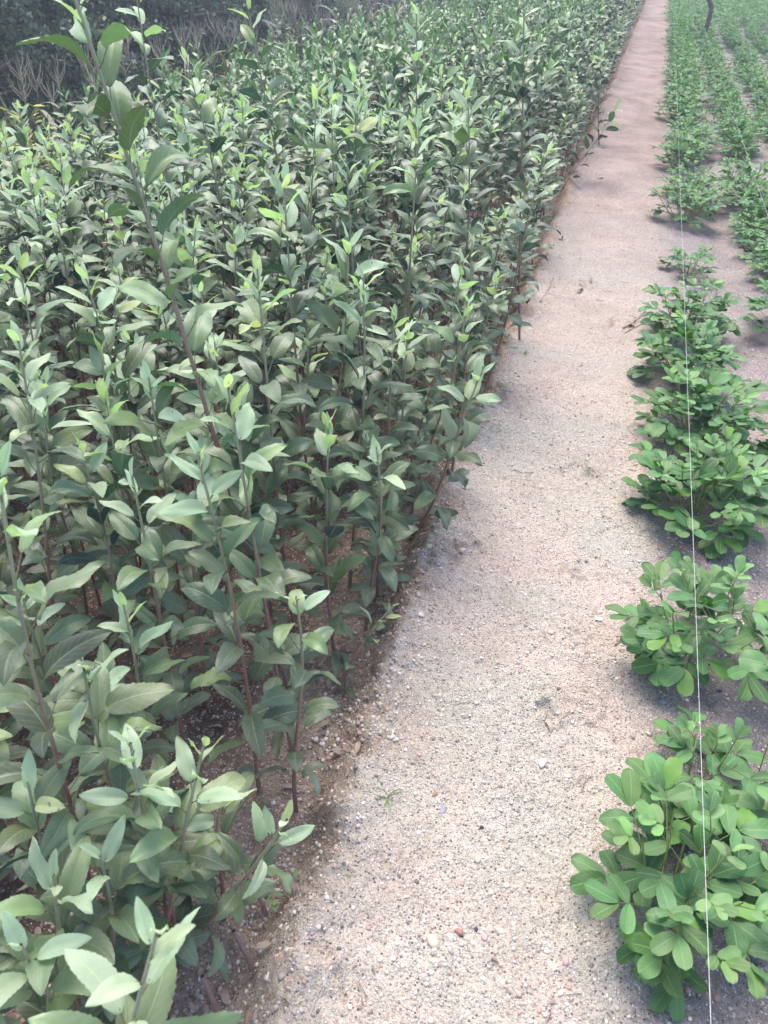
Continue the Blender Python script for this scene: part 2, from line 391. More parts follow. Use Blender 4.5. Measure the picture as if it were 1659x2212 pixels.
def hero(tip, h, lower, label, seed, leanfix=None, base=None, **kw):
    rng = np.random.default_rng(seed)
    T = at_z(tip[0], tip[1], h)
    r = ray(*lower); o = np.array([0, 0, H]); rh = r[:2]; w0 = T[:2]
    s = rh.dot(w0)/rh.dot(rh); Pl = o+r*s
    if leanfix is not None: Pl = o+r*(leanfix/F)
    k = Pl-T
    z0 = gz(*(T[:2])); B = T+k*((z0-T[2])/k[2]); z0 = gz(*B[:2]); B = T+k*((z0-T[2])/k[2])
    if base is not None: B = np.array([base[0], base[1], gz(*base)])
    HERO.append((B[0], B[1], T[2]))
    print("hero", label[:40], np.round(T, 2), np.round(B, 2))
    return make_sapling(rng, B, T, label, lod=3, **kw)
def depth_h(px, py, d): return float(at_d(px, py, d)[2])

hero((140, -70), depth_h(140, -70, 1.02), (490, 1050), "tallest reddish-stemmed apple sapling, its top leaves standing before the dark trees", 11, leanfix=1.45, rbase=.0062, leafL=.105, nint=.03, young=4, ageadd=.75)
hero((290, -40), depth_h(290, -40, 1.95), (352, 330), "apple sapling next behind the tallest one, small leafy top above the maize", 12, rbase=.0045, nint=.034)
hero((530, -20), depth_h(530, -20, 2.3), (600, 350), "slim apple sapling whose top rises alone against the tree line", 13, rbase=.0045, nint=.034)
hero((402, 125), depth_h(402, 125, 2.05), (475, 475), "pale-tipped apple sapling between the tallest one and the lone slim top", 14, nint=.032)
hero((612, 385), depth_h(612, 385, 1.5), (668, 950), "apple sapling with a spreading star of pale top leaves in the bed's middle", 15)
hero((750, 360), depth_h(750, 360, 1.9), (768, 560), "apple sapling with whitish-green tip just behind the spreading star-topped one", 16)
hero((1010, 180), depth_h(1010, 180, 2.1), (1004, 400), "bright-tipped apple sapling standing high two rows in from the path", 17)
hero((900, 30), depth_h(900, 30, 2.3), (900, 200), "tall apple sapling with drooping pairs of leaves below its upright bright tip", 18, nint=.033)
hero((1132, -30), depth_h(1132, -30, 2.35), (1127, 390), "dark-stemmed tall apple sapling with broad dark leaves near the path edge", 19, nint=.036, rbase=.005)
hero((905, 275), depth_h(905, 275, 1.75), (868, 900), "apple sapling with light green crown of leaves and bare brown stem towards the path", 20)
hero((1183, 325), depth_h(1183, 325, 2.25), (1150, 450), "apple sapling with one round bright leaf at its tip beside the path edge", 21)
hero((1300, 100), depth_h(1300, 100, 5.5), (1298, 180), "small upright apple sapling of pale leaves where the path narrows", 22)
hero((1335, 225), depth_h(1335, 225, 4.8), (1300, 300), "thin apple shoot leaning out over the path where it narrows", 23, base=(-.36, 5.2), leafL=.085, nint=.03)
hero((1020, 520), depth_h(1020, 520, 1.85), (1006, 680), "short apple sapling with a forked pale tip close to the path", 24, leafL=.075)
hero((1010, 650), depth_h(1010, 650, 1.75), (930, 960), "edge apple sapling leaning out, its tip of three pale broad leaves", 25, leafL=.075, bare=.2)
hero((1045, 793), depth_h(1045, 793, 1.65), (985, 1030), "bowed dark apple sapling at the bed's edge with a ragged pale tip over the path", 26, base=(-.37, 1.62), leafL=.085, bare=.05, nint=.026, sag=(.03, .0, -.02))
hero((785, 600), depth_h(785, 600, 1.5), (770, 930), "apple sapling with milky green tip between the star-topped and the light-crowned ones", 27)
hero((556, 583), depth_h(556, 583, 1.3), (600, 1000), "apple sapling with a curled yellow bud-like leaf at its tip", 28)
hero((492, 833), depth_h(492, 833, 1.05), (580, 1331), "apple sapling ending in a white pointed bud over two large bright leaves", 29, nint=.034)
hero((425, 978), depth_h(425, 978, 1.02), (512, 1450), "apple sapling with three spread pale leaves at its tip, reddish lower stem", 30, nint=.033)
hero((285, 1028), depth_h(285, 1028, 1.15), (370, 1456), "apple sapling with narrow upright tip leaves above a dark gap in the bed", 31, leafL=.075)
hero((40, 563), depth_h(40, 563, 1.5), (75, 800), "apple sapling with pale tip at the picture's left border halfway up the bed", 32)
hero((40, 735), depth_h(40, 735, 1.2), (75, 1000), "apple sapling with yellowish and blue-green top leaves at the left border", 33)
hero((215, 745), depth_h(215, 745, 1.5), (270, 1000), "slender apple sapling with small pale-green feathery tip amid dark leaves", 34)
hero((-10, 985), depth_h(-10, 985, .74), (135, 1674), "apple sapling close by the left border with very large pale mint top leaves", 35, nint=.034, leafL=.088)
hero((340, 2010), depth_h(340, 2010, .62), (270, 2330), "low apple sapling with big bright lime-green leaves at the bottom edge", 36, leafL=.086, young=6, bare=.35)
hero((282, 1605), depth_h(282, 1605, .92), (330, 1830), "knee-low apple sapling with two upright yellow-green leaves, left of its twin", 37, leafL=.08, young=6, bare=.1)
hero((440, 1610), depth_h(440, 1610, .93), (392, 1790), "knee-low apple sapling with yellow-green cupped leaves beside the path bank", 38, leafL=.078, young=6, bare=.1)
hero((620, 1770), depth_h(620, 1770, .98), (425, 1994), "apple shoot leaning far sideways towards the path bank, pale speckled tip", 39, base=(-.43, .45), leafL=.068, bare=.1, young=5)
hero((850, 1310), depth_h(850, 1310, 1.62), (735, 1480), "small dark green apple shoot lying out onto the path bank", 40, base=(-.38, 1.05), leafL=.055, bare=.1, young=4, nint=.03)
hero((715, 210), depth_h(715, 210, 2.1), (722, 400), "apple sapling with rounded mid-green leaves right of the lone slim top", 42)
hero((640, 1290), depth_h(640, 1290, 1.15), (640, 1500), "low dusty apple sapling by the bank, grey dust over its leaves", 43, leafL=.07, young=2, dusty=1.4, bare=.15)

hero((118, 1890), depth_h(118, 1890, .88), (150, 2050), "apple sapling low by the left border with broad dark teal leaves hanging", 51, leafL=.092, young=3, bare=.05)
hero((45, 2040), depth_h(45, 2040, .85), (110, 2150), "lowest corner apple sapling with pale speckled grey-green leaves", 52, leafL=.088, young=3, bare=.05)
hero((215, 1850), depth_h(215, 1850, .95), (240, 2000), "dark blue-green apple sapling just behind the big bright lime-green one", 53, leafL=.09, young=2, bare=.05)
hero((330, 1700), depth_h(330, 1700, 1.1), (345, 1850), "shaded apple sapling between the two knee-low yellow-green ones", 54, leafL=.088, young=3, bare=.05)
hero((60, 1690), depth_h(60, 1690, .98), (110, 1830), "shaded apple sapling under the very large mint-leaved one", 55, leafL=.09, young=3, bare=.05)
hero((480, 1720), depth_h(480, 1720, 1.12), (480, 1850), "small dark apple sapling behind the sideways shoot", 56, leafL=.075, young=3, bare=.05)
hero((180, 1440), depth_h(180, 1440, 1.0), (215, 1600), "dark slate-leaved apple sapling right of the mint-leaved one's stem", 57, leafL=.092, young=3, bare=.05)

# templates for the rest of the bed
TPL, TPL1 = [], []
for k in range(12):
    rng = np.random.default_rng(100+k)
    pts = wobble(rng, (0, 0, -.02), (rng.normal(0, .05), rng.normal(0, .05), .82), amp=.012)
    TPL.append(sapling_geo(rng, pts, 2, young=int(rng.integers(4, 8)), leafL=rng.uniform(.08, .098), bare=.08, nint=rng.uniform(.022, .026)))
for k in range(8):
    rng = np.random.default_rng(200+k)
    pts = wobble(rng, (0, 0, -.02), (rng.normal(0, .05), rng.normal(0, .05), .8), amp=.012)
    TPL1.append(sapling_geo(rng, pts, 1, young=6, leafL=rng.uniform(.08, .095), bare=.15, nint=.028))
TPL3 = []
for k in range(8):
    rng = np.random.default_rng(150+k)
    pts = wobble(rng, (0, 0, -.02), (rng.normal(0, .05), rng.normal(0, .05), .6), amp=.012)
    TPL3.append(sapling_geo(rng, pts, 3, young=int(rng.integers(4, 7)), leafL=rng.uniform(.084, .098), bare=.05, nint=rng.uniform(.024, .028), dusty=.6))
rng = np.random.default_rng(5)
fill = []
for ri, rx in enumerate(np.arange(-.40, -3.0, -.20)):
    y = -.15 if rx < -.5 else .5
    while y < 27:
        x = rx+rng.normal(0, .022); yy = y+rng.normal(0, .018)
        y += rng.uniform(.085, .14)*(1 if yy < 10 else 1.25)
        if rng.random() < .06: continue
        hgt = (.84 - .006*ri)*rng.uniform(.70, 1.15)
        if ri == 0: hgt *= rng.uniform(.45, .85)
        if rng.random() < .07: hgt *= 1.15
        # the plants beside the standing place are lower
        cap = .52+.34*sstep(.35, 1.4, math.hypot(yy, .4*(x+.4)))
        if yy < 1.5: hgt = min(hgt, cap*rng.uniform(.8, 1))
        if (yy < .95 and x > -.52) or (yy < 1.1 and x > -.46): continue
        if min((x-a)**2+(yy-b)**2 for a, b, c in HERO) < .05**2: continue
        fill.append((x, yy, hgt))
fill = np.array(fill)
pxx, pyy, dz = proj(np.stack([fill[:, 0], fill[:, 1], fill[:, 2]*.8-.1], 1))
vis = (dz > .05) & (pxx > -500) & (pxx < 1750) & (pyy > -200) & (pyy < 3900)
dist = np.where(vis, np.hypot(fill[:, 0], fill[:, 1]), 1e9)
order = np.argsort(dist)
NI = 300-len(HERO)
print("saplings", len(fill), "visible", vis.sum())
meshes = []
for k, (st, fo, ti) in enumerate(TPL):
    meshes.append([mesh_from(n, a.arrays(), m_) for n, a, m_ in (("stem", st, M_STEM), ("foliage", fo, M_APPLE), ("shoot_tip", ti, M_TIP))])
meshes3 = []
for k, (st, fo, ti) in enumerate(TPL3):
    meshes3.append([mesh_from(n, a.arrays(), m_) for n, a, m_ in (("stem", st, M_STEM), ("foliage", fo, M_APPLE), ("shoot_tip", ti, M_TIP))])
for q, i in enumerate(order[:NI]):
    x, y, hg = fill[i]; k = int(rng.integers(12)); close = dist[i] < 1.35 and hg < .75; k3 = int(rng.integers(8))
    edge = x > -.45
    e = empty("apple_sapling", (x, y, gz(x, y)), rng.uniform(0, 6.28), hg/.82,
              label="dusty grafted apple sapling among those lining the path-side edge of the nursery bed" if edge else "green leafy apple sapling in the crowd inside the nursery bed, off its edge",
              cat="sapling", group="apple saplings along the bed edge" if edge else "apple saplings inside the bed")
    sc_ = hg/(.6 if close else .82)
    e.scale = (sc_**.3, sc_**.3, sc_) if sc_ < 1 else (1, 1, sc_)
    e.rotation_euler = (rng.normal(0, .05), rng.normal(0, .05), e.rotation_euler.z)
    for n, me in zip(("stem", "foliage", "shoot_tip"), meshes3[k3] if close else meshes[k]):
        o = bpy.data.objects.new(n, me); COL.objects.link(o); o.parent = e
rest = order[NI:][dist[order[NI:]] < 1e8]
def scatter(name, tpls, places, mats_labels):
    """merge copies of template arrays into one mesh"""
    vs, fs, us, ds = [], [], [], []; n = 0
    for (x, y, z, rz, sx, sz) in places:
        v, f, u, d = tpls[int(rng.integers(len(tpls)))]
        c, s_ = math.cos(rz), math.sin(rz)
        w_ = np.stack([(v[:, 0]*c-v[:, 1]*s_)*sx+x, (v[:, 0]*s_+v[:, 1]*c)*sx+y, v[:, 2]*sz+z], 1)
        vs.append(w_); fs.append(np.where(f < 0, f-0, f+n)); us.append(u); ds.append(d); n += len(v)
    return np.concatenate(vs), np.concatenate(fs), np.concatenate(us), np.concatenate(ds)
zz = ground_z(fill[rest, 0], fill[rest, 1])
def merged(parts):
    m = MB()
    for p in parts:
        v, f, u, d = p.arrays(); 
        m.v.append(v); m.f.append(f+m.n); m.uv.append(u); m.d.append(d); m.n += len(v)
    return m.arrays()
far_t = [merged([fo, ti]) for st, fo, ti in TPL1]
places = [(fill[i, 0], fill[i, 1], z, rng.uniform(0, 6.28), (fill[i, 2]/.8)**.5, fill[i, 2]/.8) for i, z in zip(rest, zz)]
o = obj("apple_saplings", scatter("", far_t, places, None), M_APPLE)
tag(o, "mass of distant green apple saplings filling the far end of the nursery bed", "saplings", kind="stuff")
st_t = [st.arrays() for st, fo, ti in TPL1]
sm = obj("stem", scatter("", st_t, places, None), M_STEM, o); sm["kind"] = "stuff"

# ------------------------------------------------------------------ peanut plants
def peanut_leaf(mb, ms, rng, c, d, pet, LL, lod, age, dusty=0.):
    d = unit(d); upv = np.array([0, 0, 1.]); side = unit(np.cross(d, upv)+1e-6)
    mid = c+d*pet*.5+np.array([0, 0, -.002]); p1 = c+d*pet+np.array([0, 0, -.004])
    d2 = unit(d+np.array([0, 0, -.35])); p2 = p1+d2*.014*LL/.045
    if lod > 1: tube(mb, [c, mid, p1, p2], np.array([.0013, .0011, .001, .0008]), 4 if lod == 3 else 3, d=(age, 0, .5, 0))
    nu, nv = {3: (12, 6), 2: (5, 2), 1: (3, 2)}[lod]
    tilt = rng.uniform(-.1, .45)
    for pp, off, sz in ((p2, .42, 1.), (p2, -.42, 1.), (p1, 1.15, .88), (p1, -1.15, .88)):
        off2 = off*rng.uniform(.85, 1.2)
        b = unit(d2*math.cos(off2)+side*math.sin(off2)+upv*(tilt+rng.normal(0, .1)))
        nr = unit(np.cross(np.cross(b, upv), b)+side*rng.normal(0, .25)+1e-6)
        l = LL*sz*rng.uniform(.88, 1.1)
        leaf_mesh(mb, pp, b, nr, l, l*rng.uniform(.56, .68), rng.uniform(.05, .5), rng.uniform(.0, .7), nu, nv, (np.clip(age+rng.normal(0, .08), 0, 1), dusty*rng.random(), rng.random(), 1), rng, kind='oval', twist=rng.normal(0, .1), roll=.1)
def peanut_geo(rng, lod, nst=9, hh=.2, spread=.13, LL=.045, nl=6):
    st, fo = MB(), MB()
    for k in range(nst):
        a = k*2.4+rng.normal(0, .3); fr = (k+.5)/nst
        out = spread*math.sqrt(fr)*rng.uniform(.7, 1.2); h_ = hh*(1-.5*fr**1.5)*rng.uniform(.8, 1.1)
        t = np.linspace(0, 1, 6)[:, None]
        end = np.array([math.cos(a)*out, math.sin(a)*out, h_])
        pts = np.concatenate([end[None, :2]*t**.8, end[2]*t**1.15], 1)+[[math.cos(a)*.012, math.sin(a)*.012, -.01]]
        tube(st, pts, np.linspace(.0028, .0014, 6), 6 if lod == 3 else 3, dd=np.concatenate([t, t*0, t*0, t*0+1], 1))
        for j in range(nl):
            s = .25+.75*(j+.6)/nl
            c = np.array([np.interp(s, t[:, 0], pts[:, q]) for q in range(3)])
            last = j >= nl-1
            aa = a+(j*2.6)+rng.normal(0, .5); el = rng.uniform(.15, .75) if not last else 1.1
            d = unit([math.cos(aa)*math.cos(el)+math.cos(a)*.5, math.sin(aa)*math.cos(el)+math.sin(a)*.5, math.sin(el)])
            size = LL*(.62 if last else rng.uniform(.85, 1.12))
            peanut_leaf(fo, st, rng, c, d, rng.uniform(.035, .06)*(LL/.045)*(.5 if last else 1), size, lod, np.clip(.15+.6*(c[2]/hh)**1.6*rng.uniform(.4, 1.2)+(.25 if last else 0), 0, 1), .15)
    return st, fo
def peanut_hero(px, py, label, seed, z=0., **kw):
    p = at_z(px, py, z); x, y = p[0], p[1]
    r_ = np.random.default_rng(seed); e = empty("peanut_plant", (x, y, gz(x, y)), label=label, cat="peanut plant", group="peanut plants in rows")
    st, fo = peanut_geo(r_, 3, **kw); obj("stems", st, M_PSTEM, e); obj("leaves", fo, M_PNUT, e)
    PH.append((x, y)); print("peanut", label[:30], round(x, 2), round(y, 2))
PH = []
peanut_hero(1440, 1960, "largest peanut bush, broad glossy leaves spreading at the bottom corner beside the path", 1, nst=12, hh=.2, spread=0.105, LL=0.061, nl=4)
peanut_hero(1500, 1700, "thin sprig of a peanut plant just behind the largest bush", 2, nst=4, hh=.14, spread=0.050, LL=0.051, nl=4)
peanut_hero(1490, 1425, "rounded peanut bush standing apart on bare soil behind the thin sprig", 3, nst=10, hh=.23, spread=0.109, LL=0.061, nl=4)
peanut_hero(1500, 1110, "first peanut bush of the long unbroken leafy run, yellow-green stems at its foot", 4, nst=16, hh=.2, spread=0.133, LL=0.064, nl=4)
peanut_hero(1500, 960, "second peanut bush of the long unbroken run, pale leaves on top", 5, nst=16, hh=.21, spread=0.133, LL=0.064, nl=4)
peanut_hero(1470, 830, "third peanut bush of the long unbroken run, a stray leaf reaching over the path", 6, nst=15, hh=.22, spread=0.133, LL=0.061, nl=4)
peanut_hero(1480, 720, "last peanut bush of the long unbroken run, before a bare gap", 7, nst=14, hh=.21, spread=0.117, LL=0.061, nl=4)
peanut_hero(1487, 590, "tiny peanut seedling alone in the gap of the string row", 8, nst=6, hh=.14, spread=0.070, LL=0.049, nl=4)
peanut_hero(1475, 480, "wide peanut bush directly beyond the tiny seedling, spilling onto the path", 9, nst=12, hh=.24, spread=0.156, LL=0.057, nl=4)
peanut_hero(1790, 1450, "peanut plant of the second row reaching in from the right border with a long runner", 10, nst=9, hh=.2, spread=0.125, LL=0.057, nl=4)
peanut_hero(1770, 1880, "peanut plant at the right border beside the largest bush", 13, nst=8, hh=.22, spread=0.101, LL=0.057, nl=4)
peanut_hero(1760, 1010, "peanut plant at the right border level with the long unbroken run", 14, nst=13, hh=.22, spread=0.109, LL=0.057, nl=4)
peanut_hero(1680, 720, "bright peanut bush of the second row by the right border", 15, nst=11, hh=.25, spread=0.133, LL=0.059, nl=4)
peanut_hero(1610, 425, "peanut bush of the second row under the second string", 16, nst=10, hh=.22, spread=0.140, LL=0.055, nl=4)
PT = []; PT1 = []
for k in range(6):
    r_ = np.random.default_rng(300+k); st, fo = peanut_geo(r_, 2, nst=11, hh=.23, spread=.165, LL=.058, nl=5)
    PT.append((mesh_from("stems", st.arrays(), M_PSTEM), mesh_from("leaves", fo.arrays(), M_PNUT)))
for k in range(5):
    r_ = np.random.default_rng(320+k); st, fo = peanut_geo(r_, 1, nst=7, hh=.22, spread=.18, LL=.05, nl=5); PT1.append(fo.arrays())
pl = []
for ri, rx in enumerate((.40, .78, 1.16, 1.54, 1.92, 2.3, 2.7, 3.1)):
    y = 4.9 if ri == 0 else (.4 if ri == 1 else .9+ri*.3)
    while y < 27:
        x = rx+rng.normal(0, .03); yy = y; y += rng.uniform(.2, .3)
        if rng.random() < (.16 if yy < 7 else .04): y += .15; continue
        if min((x-a)**2+(yy-b)**2 for a, b in PH) < .2**2: continue
        if ri > 0 and yy < 1.9 and x < 1: continue
        if ri == 1 and 2.2 < yy < 2.6: continue
        pl.append((x, yy))
pl = np.array(pl); a_, b_, c_ = proj(np.stack([pl[:, 0], pl[:, 1], pl[:, 0]*0+.1], 1))
pv = (c_ > 0) & (a_ < 2000) & (b_ > -160) & (b_ < 2400); pl = pl[pv]; pl = pl[np.argsort(np.hypot(pl[:, 0], pl[:, 1]))]
NP = 300-len(PH); print("peanuts", len(pl))
for x, y in pl[:NP]:
    r0 = x < .6
    e = empty("peanut_plant", (x, y, gz(x, y)), rng.uniform(0, 6.28), rng.uniform(.74, 1.0) if r0 else rng.uniform(.6, .86),
              label="bushy peanut plant in the row beside the path, beyond the wide spilling bush" if r0 else "bushy peanut plant in one of the rows away from the path",
              cat="peanut plant", group="far peanut plants of the path-side row" if r0 else "peanut plants of the inner rows")
    for n, me in zip(("stems", "leaves"), PT[int(rng.integers(6))]):
        o = bpy.data.objects.new(n, me); COL.objects.link(o); o.parent = e
if len(pl) > NP:
    zz = ground_z(pl[NP:, 0], pl[NP:, 1])
    o = obj("peanut_plants", scatter("", PT1, [(x, y, z, rng.uniform(0, 6.28), 1.15, 1.1) for (x, y), z in zip(pl[NP:], zz)], None), M_PNUT)
    tag(o, "distant green peanut rows merging at the far end of the field", "peanut plants", kind="stuff")

# ------------------------------------------------------------------ strings over the peanut rows
def string_obj(pts, r, label):
    m = MB(); t = np.linspace(0, 1, 60)
    pts = np.asarray(pts, float); cs = np.linspace(0, 1, len(pts))
    p = np.stack([np.interp(t, cs, pts[:, k]) for k in range(3)], 1)
    p[:, 2] -= .0*np.sin(t*math.pi)
    tube(m, p, r, 6); tag(obj("string", m, M_STR), label, "string")
string_obj([(.322, -.4, .25), (.262, 15, .25)], .0005, "thin white string stretched over the peanut row beside the path")
string_obj([(.72, -.4, .25), (.66, 15, .25)], .0005, "thin white string stretched over the second peanut row")

# ------------------------------------------------------------------ loose grit (countless) and single stones
def stone_arr(rng, sub=1):
    import bmesh
    bm = bmesh.new(); bmesh.ops.create_icosphere(bm, subdivisions=sub, radius=1)
    v = np.array([q.co for q in bm.verts]); f = np.array([[q.index for q in p.verts] for p in bm.faces]); bm.free()
    for _ in range(3+sub*2):
        n = unit(rng.normal(0, 1, 3)); d = rng.uniform(.45, .85); s_ = v@n; v = v-np.maximum(s_-d, 0)[:, None]*n
    v = v*[1, rng.uniform(.6, .95), rng.uniform(.4, .75)]
    return v, f
def grit_material():
    m, t = mat("grit"); g = N(t)
    at = g('Attribute', attribute_name="leafdata", attribute_type='GEOMETRY'); s = g('SeparateColor', {0: at.outputs['Color']})
    c = g.mix(s.outputs[0], (.30, .235, .185), (.74, .67, .59)); c = g.mix(s.outputs[1], c, (.42, .22, .16)); c = g.mix(s.outputs[2], c, (.05, .05, .06))
    ns = g('TexNoise', {'Vector': g('TexCoord').outputs['Object'], 'Scale': 300., 'Detail': 3.}).outputs[0]
    c = g.mix(at.outputs['Alpha'], g.mix(s.outputs[0], (.24, .15, .10), (.44, .33, .24)), c); c = g.mix(g.math('MULTIPLY', ns, .3), c, (.5, .42, .35))
    pb = g('BsdfPrincipled', {'Base Color': c, 'Roughness': .85}); g('OutputMaterial', {0: pb.outputs[0]}); return m
M_GRIT = grit_material()
rng = np.random.default_rng(77)
gt = []
for k in range(10):
    v, f = stone_arr(rng, 1); gt.append((v, np.concatenate([f, np.full((len(f), 1), -1)], 1)))
def grit(n, xr, yr, power, smin, smax, dark=.04, seed=1):
    r_ = np.random.default_rng(seed)
    x = r_.uniform(*xr, n); y = yr[0]+(yr[1]-yr[0])*r_.random(n)**power
    keep = r_.random(n) < .35+1.3*noise(x*4, y*4, 91)**2
    x, y = x[keep], y[keep]; z = ground_z(x, y); sz = smin+(smax-smin)*r_.random(len(x))**4
    return x, y, z, sz
vs, fs, ds = [], [], []; nv_ = 0
sets = [grit(38000, (-.36, .95), (.25, 2.6), 1.5, .0012, .0058, seed=1), grit(9000, (-.4, 1.2), (2.0, 6), 1.2, .002, .007, seed=2),
        grit(5000, (-.40, -.2), (.3, 2.6), 1.3, .0015, .008, seed=3), grit(3500, (-.8, -.3), (.3, 2.6), 1.3, .0012, .005, seed=4),
        grit(9000, (-.75, -.27), (.2, 3.2), 1.3, .0015, .008, seed=5), grit(2500, (.3, 1.), (.3, 3.2), 1.3, .002, .009, seed=6)]
for si, (X_, Y_, Z_, S_) in enumerate(sets):
    a = rng.uniform(0, 6.28, len(X_)); kk = rng.integers(0, 10, len(X_)); br = rng.random(len(X_)); tp = rng.random(len(X_))
    for k in range(10):
        m = kk == k; v, f = gt[k]; c, s_ = np.cos(a[m]), np.sin(a[m])
        V = np.stack([(v[:, 0][None]*c[:, None]-v[:, 1][None]*s_[:, None])*S_[m][:, None]+X_[m][:, None],
                      (v[:, 0][None]*s_[:, None]+v[:, 1][None]*c[:, None])*S_[m][:, None]+Y_[m][:, None],
                      v[:, 2][None]*S_[m][:, None]+Z_[m][:, None]+S_[m][:, None]*.08], -1)
        n = m.sum(); ff = f[None, :, :3]+(np.arange(n)*len(v))[:, None, None]+nv_
        ff = ff.reshape(-1, 3); fs.append(np.concatenate([ff, np.full((len(ff), 1), -1)], 1)); vs.append(V.reshape(-1, 3)); nv_ += n*len(v)
        D = np.stack([br[m], (tp[m] > .93)*.8, (tp[m] < (.08 if si < 4 else 0))*.85, np.full(n, 1. if si < 4 else 0.)], 1); ds.append(np.repeat(D, len(v), 0))
ds = np.concatenate(ds)
g_ = obj("gravel", (np.concatenate(vs), np.concatenate(fs), np.zeros((nv_, 2)), ds), M_GRIT, smooth=False)
tag(g_, "fine pale grit and crumbs of earth scattered over the path and bank", "gravel", kind="stuff")

ST = {"white": plain("stone_white", (.55, .5, .46), (.72, .68, .63), 60.), "tan": plain("stone_tan", (.45, .34, .25), (.55, .44, .34), 60.),
      "red": plain("stone_red", (.26, .12, .09), (.38, .2, .15), 60.), "grey": plain("stone_grey", (.2, .2, .22), (.3, .3, .33), 60.),
      "pink": plain("stone_pink", (.42, .27, .24), (.5, .35, .31), 60.), "dark": M_CHAR}
stones = [  # px, py, size m, colour, label
    (908, 1333, .0105, "white", "cream rounded pebble beside the shoot lying onto the path"),
    (957, 1745, .012, "grey", "grey angular pebble, largest of the small cluster on the path"),
    (940, 1714, .008, "red", "reddish pebble touching the cluster behind the grey one"),
    (948, 1728, .0065, "white", "white pebble wedged between the reddish and the grey ones"),
    (968, 1722, .0055, "tan", "tan pebble on the far side of the grey one's cluster"),
    (992, 1724, .0055, "grey", "pale bluish pebble a little apart from the grey one's cluster"),
    (1170, 1648, .014, "white", "flat whitish stone patch in the middle of the path"),
    (1225, 1675, .007, "white", "small white pebble just right of the flat whitish stone"),
    (1033, 1855, .0085, "tan", "yellowish pebble alone on the grey part of the path"),
    (1118, 1488, .006, "red", "small brick-red chip on the mid path"),
    (1192, 1363, .011, "tan", "ochre oval pebble on the path near the silvery scrap"),
    (1220, 2077, .0105, "pink", "pink pebble under the largest peanut bush's low leaves"),
    (935, 2030, .014, "tan", "flat tan stone among the little group near the bottom edge"),
    (992, 2012, .009, "red", "rust-brown pebble in the little group near the bottom edge"),
    (973, 2017, .0065, "white", "bright white pebble in the little group near the bottom edge"),
    (1030, 2004, .0055, "dark", "black chip in the little group near the bottom edge"),
    (1048, 2020, .008, "pink", "pinkish pebble in the little group near the bottom edge"),
    (1431, 1514, .012, "grey", "bluish grey shard of stone in front of the rounded peanut bush"),
    (1555, 1490, .008, "dark", "black lump of charcoal on the soil near the bluish shard"),
    (1604, 1548, .007, "dark", "black lump of charcoal nearest the right border"),
    (1356, 1193, .010, "white", "whitish stone at the path's edge behind the rounded peanut bush"),
    (926, 1188, .010, "tan", "tan pebble on the bank beneath the bowed sapling"),
    (1000, 1190, .011, "tan", "pale tan pebble right of the one beneath the bowed sapling"),
    (1588, 1727, .006, "white", "bluish-white pebble between the largest bush and the right border"),
    (1303, 1398, .006, "white", "small white pebble just below the silvery scrap"),
    (1040, 1788, .0055, "dark", "blackish chip in the middle of the path near the pebble cluster"),
]
for px, py, sz, c, lab in stones:
    p = at_z(px, py); v, f = stone_arr(rng, 2); a = rng.uniform(0, 6.28)
    m = MB(); v = v@np.array([[math.cos(a), math.sin(a), 0], [-math.sin(a), math.cos(a), 0], [0, 0, 1]])
    m.add(v*sz*.95, f)
    o = obj("stone", m, ST[c], smooth=False); o.location = (p[0], p[1], gz(p[0], p[1])+sz*.06); tag(o, lab, "stone")

def crumpled(px, py, sz, lab, z=0.):
    p = at_z(px, py); n = 9; u, v = np.meshgrid(np.linspace(-1, 1, n), np.linspace(-1, 1, n))
    rr = rng.uniform(.6, 1, (n, n)); V = np.stack([u*sz*rr, v*sz*.7*rr, np.abs(rng.normal(0, .22, (n, n)))*sz+sz*.1], -1).reshape(-1, 3)
    i = np.arange(n-1)[:, None]*n; j = np.arange(n-1)[None]; f = np.stack([i+j, i+j+1, i+n+j+1, i+n+j], -1).reshape(-1, 4)
    m = MB(); m.add(V, f); o = obj("foil_scrap", m, M_FOIL, smooth=False); o.location = (p[0], p[1], gz(p[0], p[1])+.001); o.rotation_euler.z = rng.uniform(0, 6)
    tag(o, lab, "foil scrap")
crumpled(1294, 1336, .009, "small crumpled silvery scrap on the path left of the rounded peanut bush")
crumpled(1582, 1137, .014, "white and silver film scrap behind the first bush of the long run")

# twigs and dry leaves
def twig(pts_px, r, lab, z=.004, mtl=None):
    P = np.array([at_z(a, b) for a, b in pts_px]); P[:, 2] = ground_z(P[:, 0], P[:, 1])+z
    t = np.linspace(0, 1, 12); cs = np.linspace(0, 1, len(P)); p = np.stack([np.interp(t, cs, P[:, k]) for k in range(3)], 1)
    p += rng.normal(0, r*.5, p.shape); m = MB(); tube(m, p, np.linspace(r, r*.5, 12), 6); tag(obj("twig", m, mtl or M_TWIG), lab, "twig")
twig([(1110, 1012), (1130, 1020), (1155, 1016)], .0016, "thin curved twig lying across the bright part of the path")
twig([(1330, 1392), (1350, 1378), (1375, 1370)], .0013, "pale dry straw left of the rounded peanut bush's foot")
twig([(1258, 1705), (1262, 1688), (1280, 1672)], .0013, "curled dark rootlet beside the small white pebble")
twig([(1208, 1560), (1222, 1545), (1234, 1535)], .0012, "short reddish twig by the cracked clod on the path")
twig([(970, 1210), (1010, 1180), (985, 1225)], .0012, "forked straw on the crumbly bank")
twig([(1345, 715), (1375, 690), (1395, 668)], .003, "brown broken twig in the litter left of the peanut run")
twig([(1350, 722), (1385, 700), (1400, 702)], .002, "second thinner twig in the litter left of the peanut run")
twig([(1168, 650), (1185, 625), (1195, 600)], .003, "dead twig at the foot of the saplings beside the upper path")
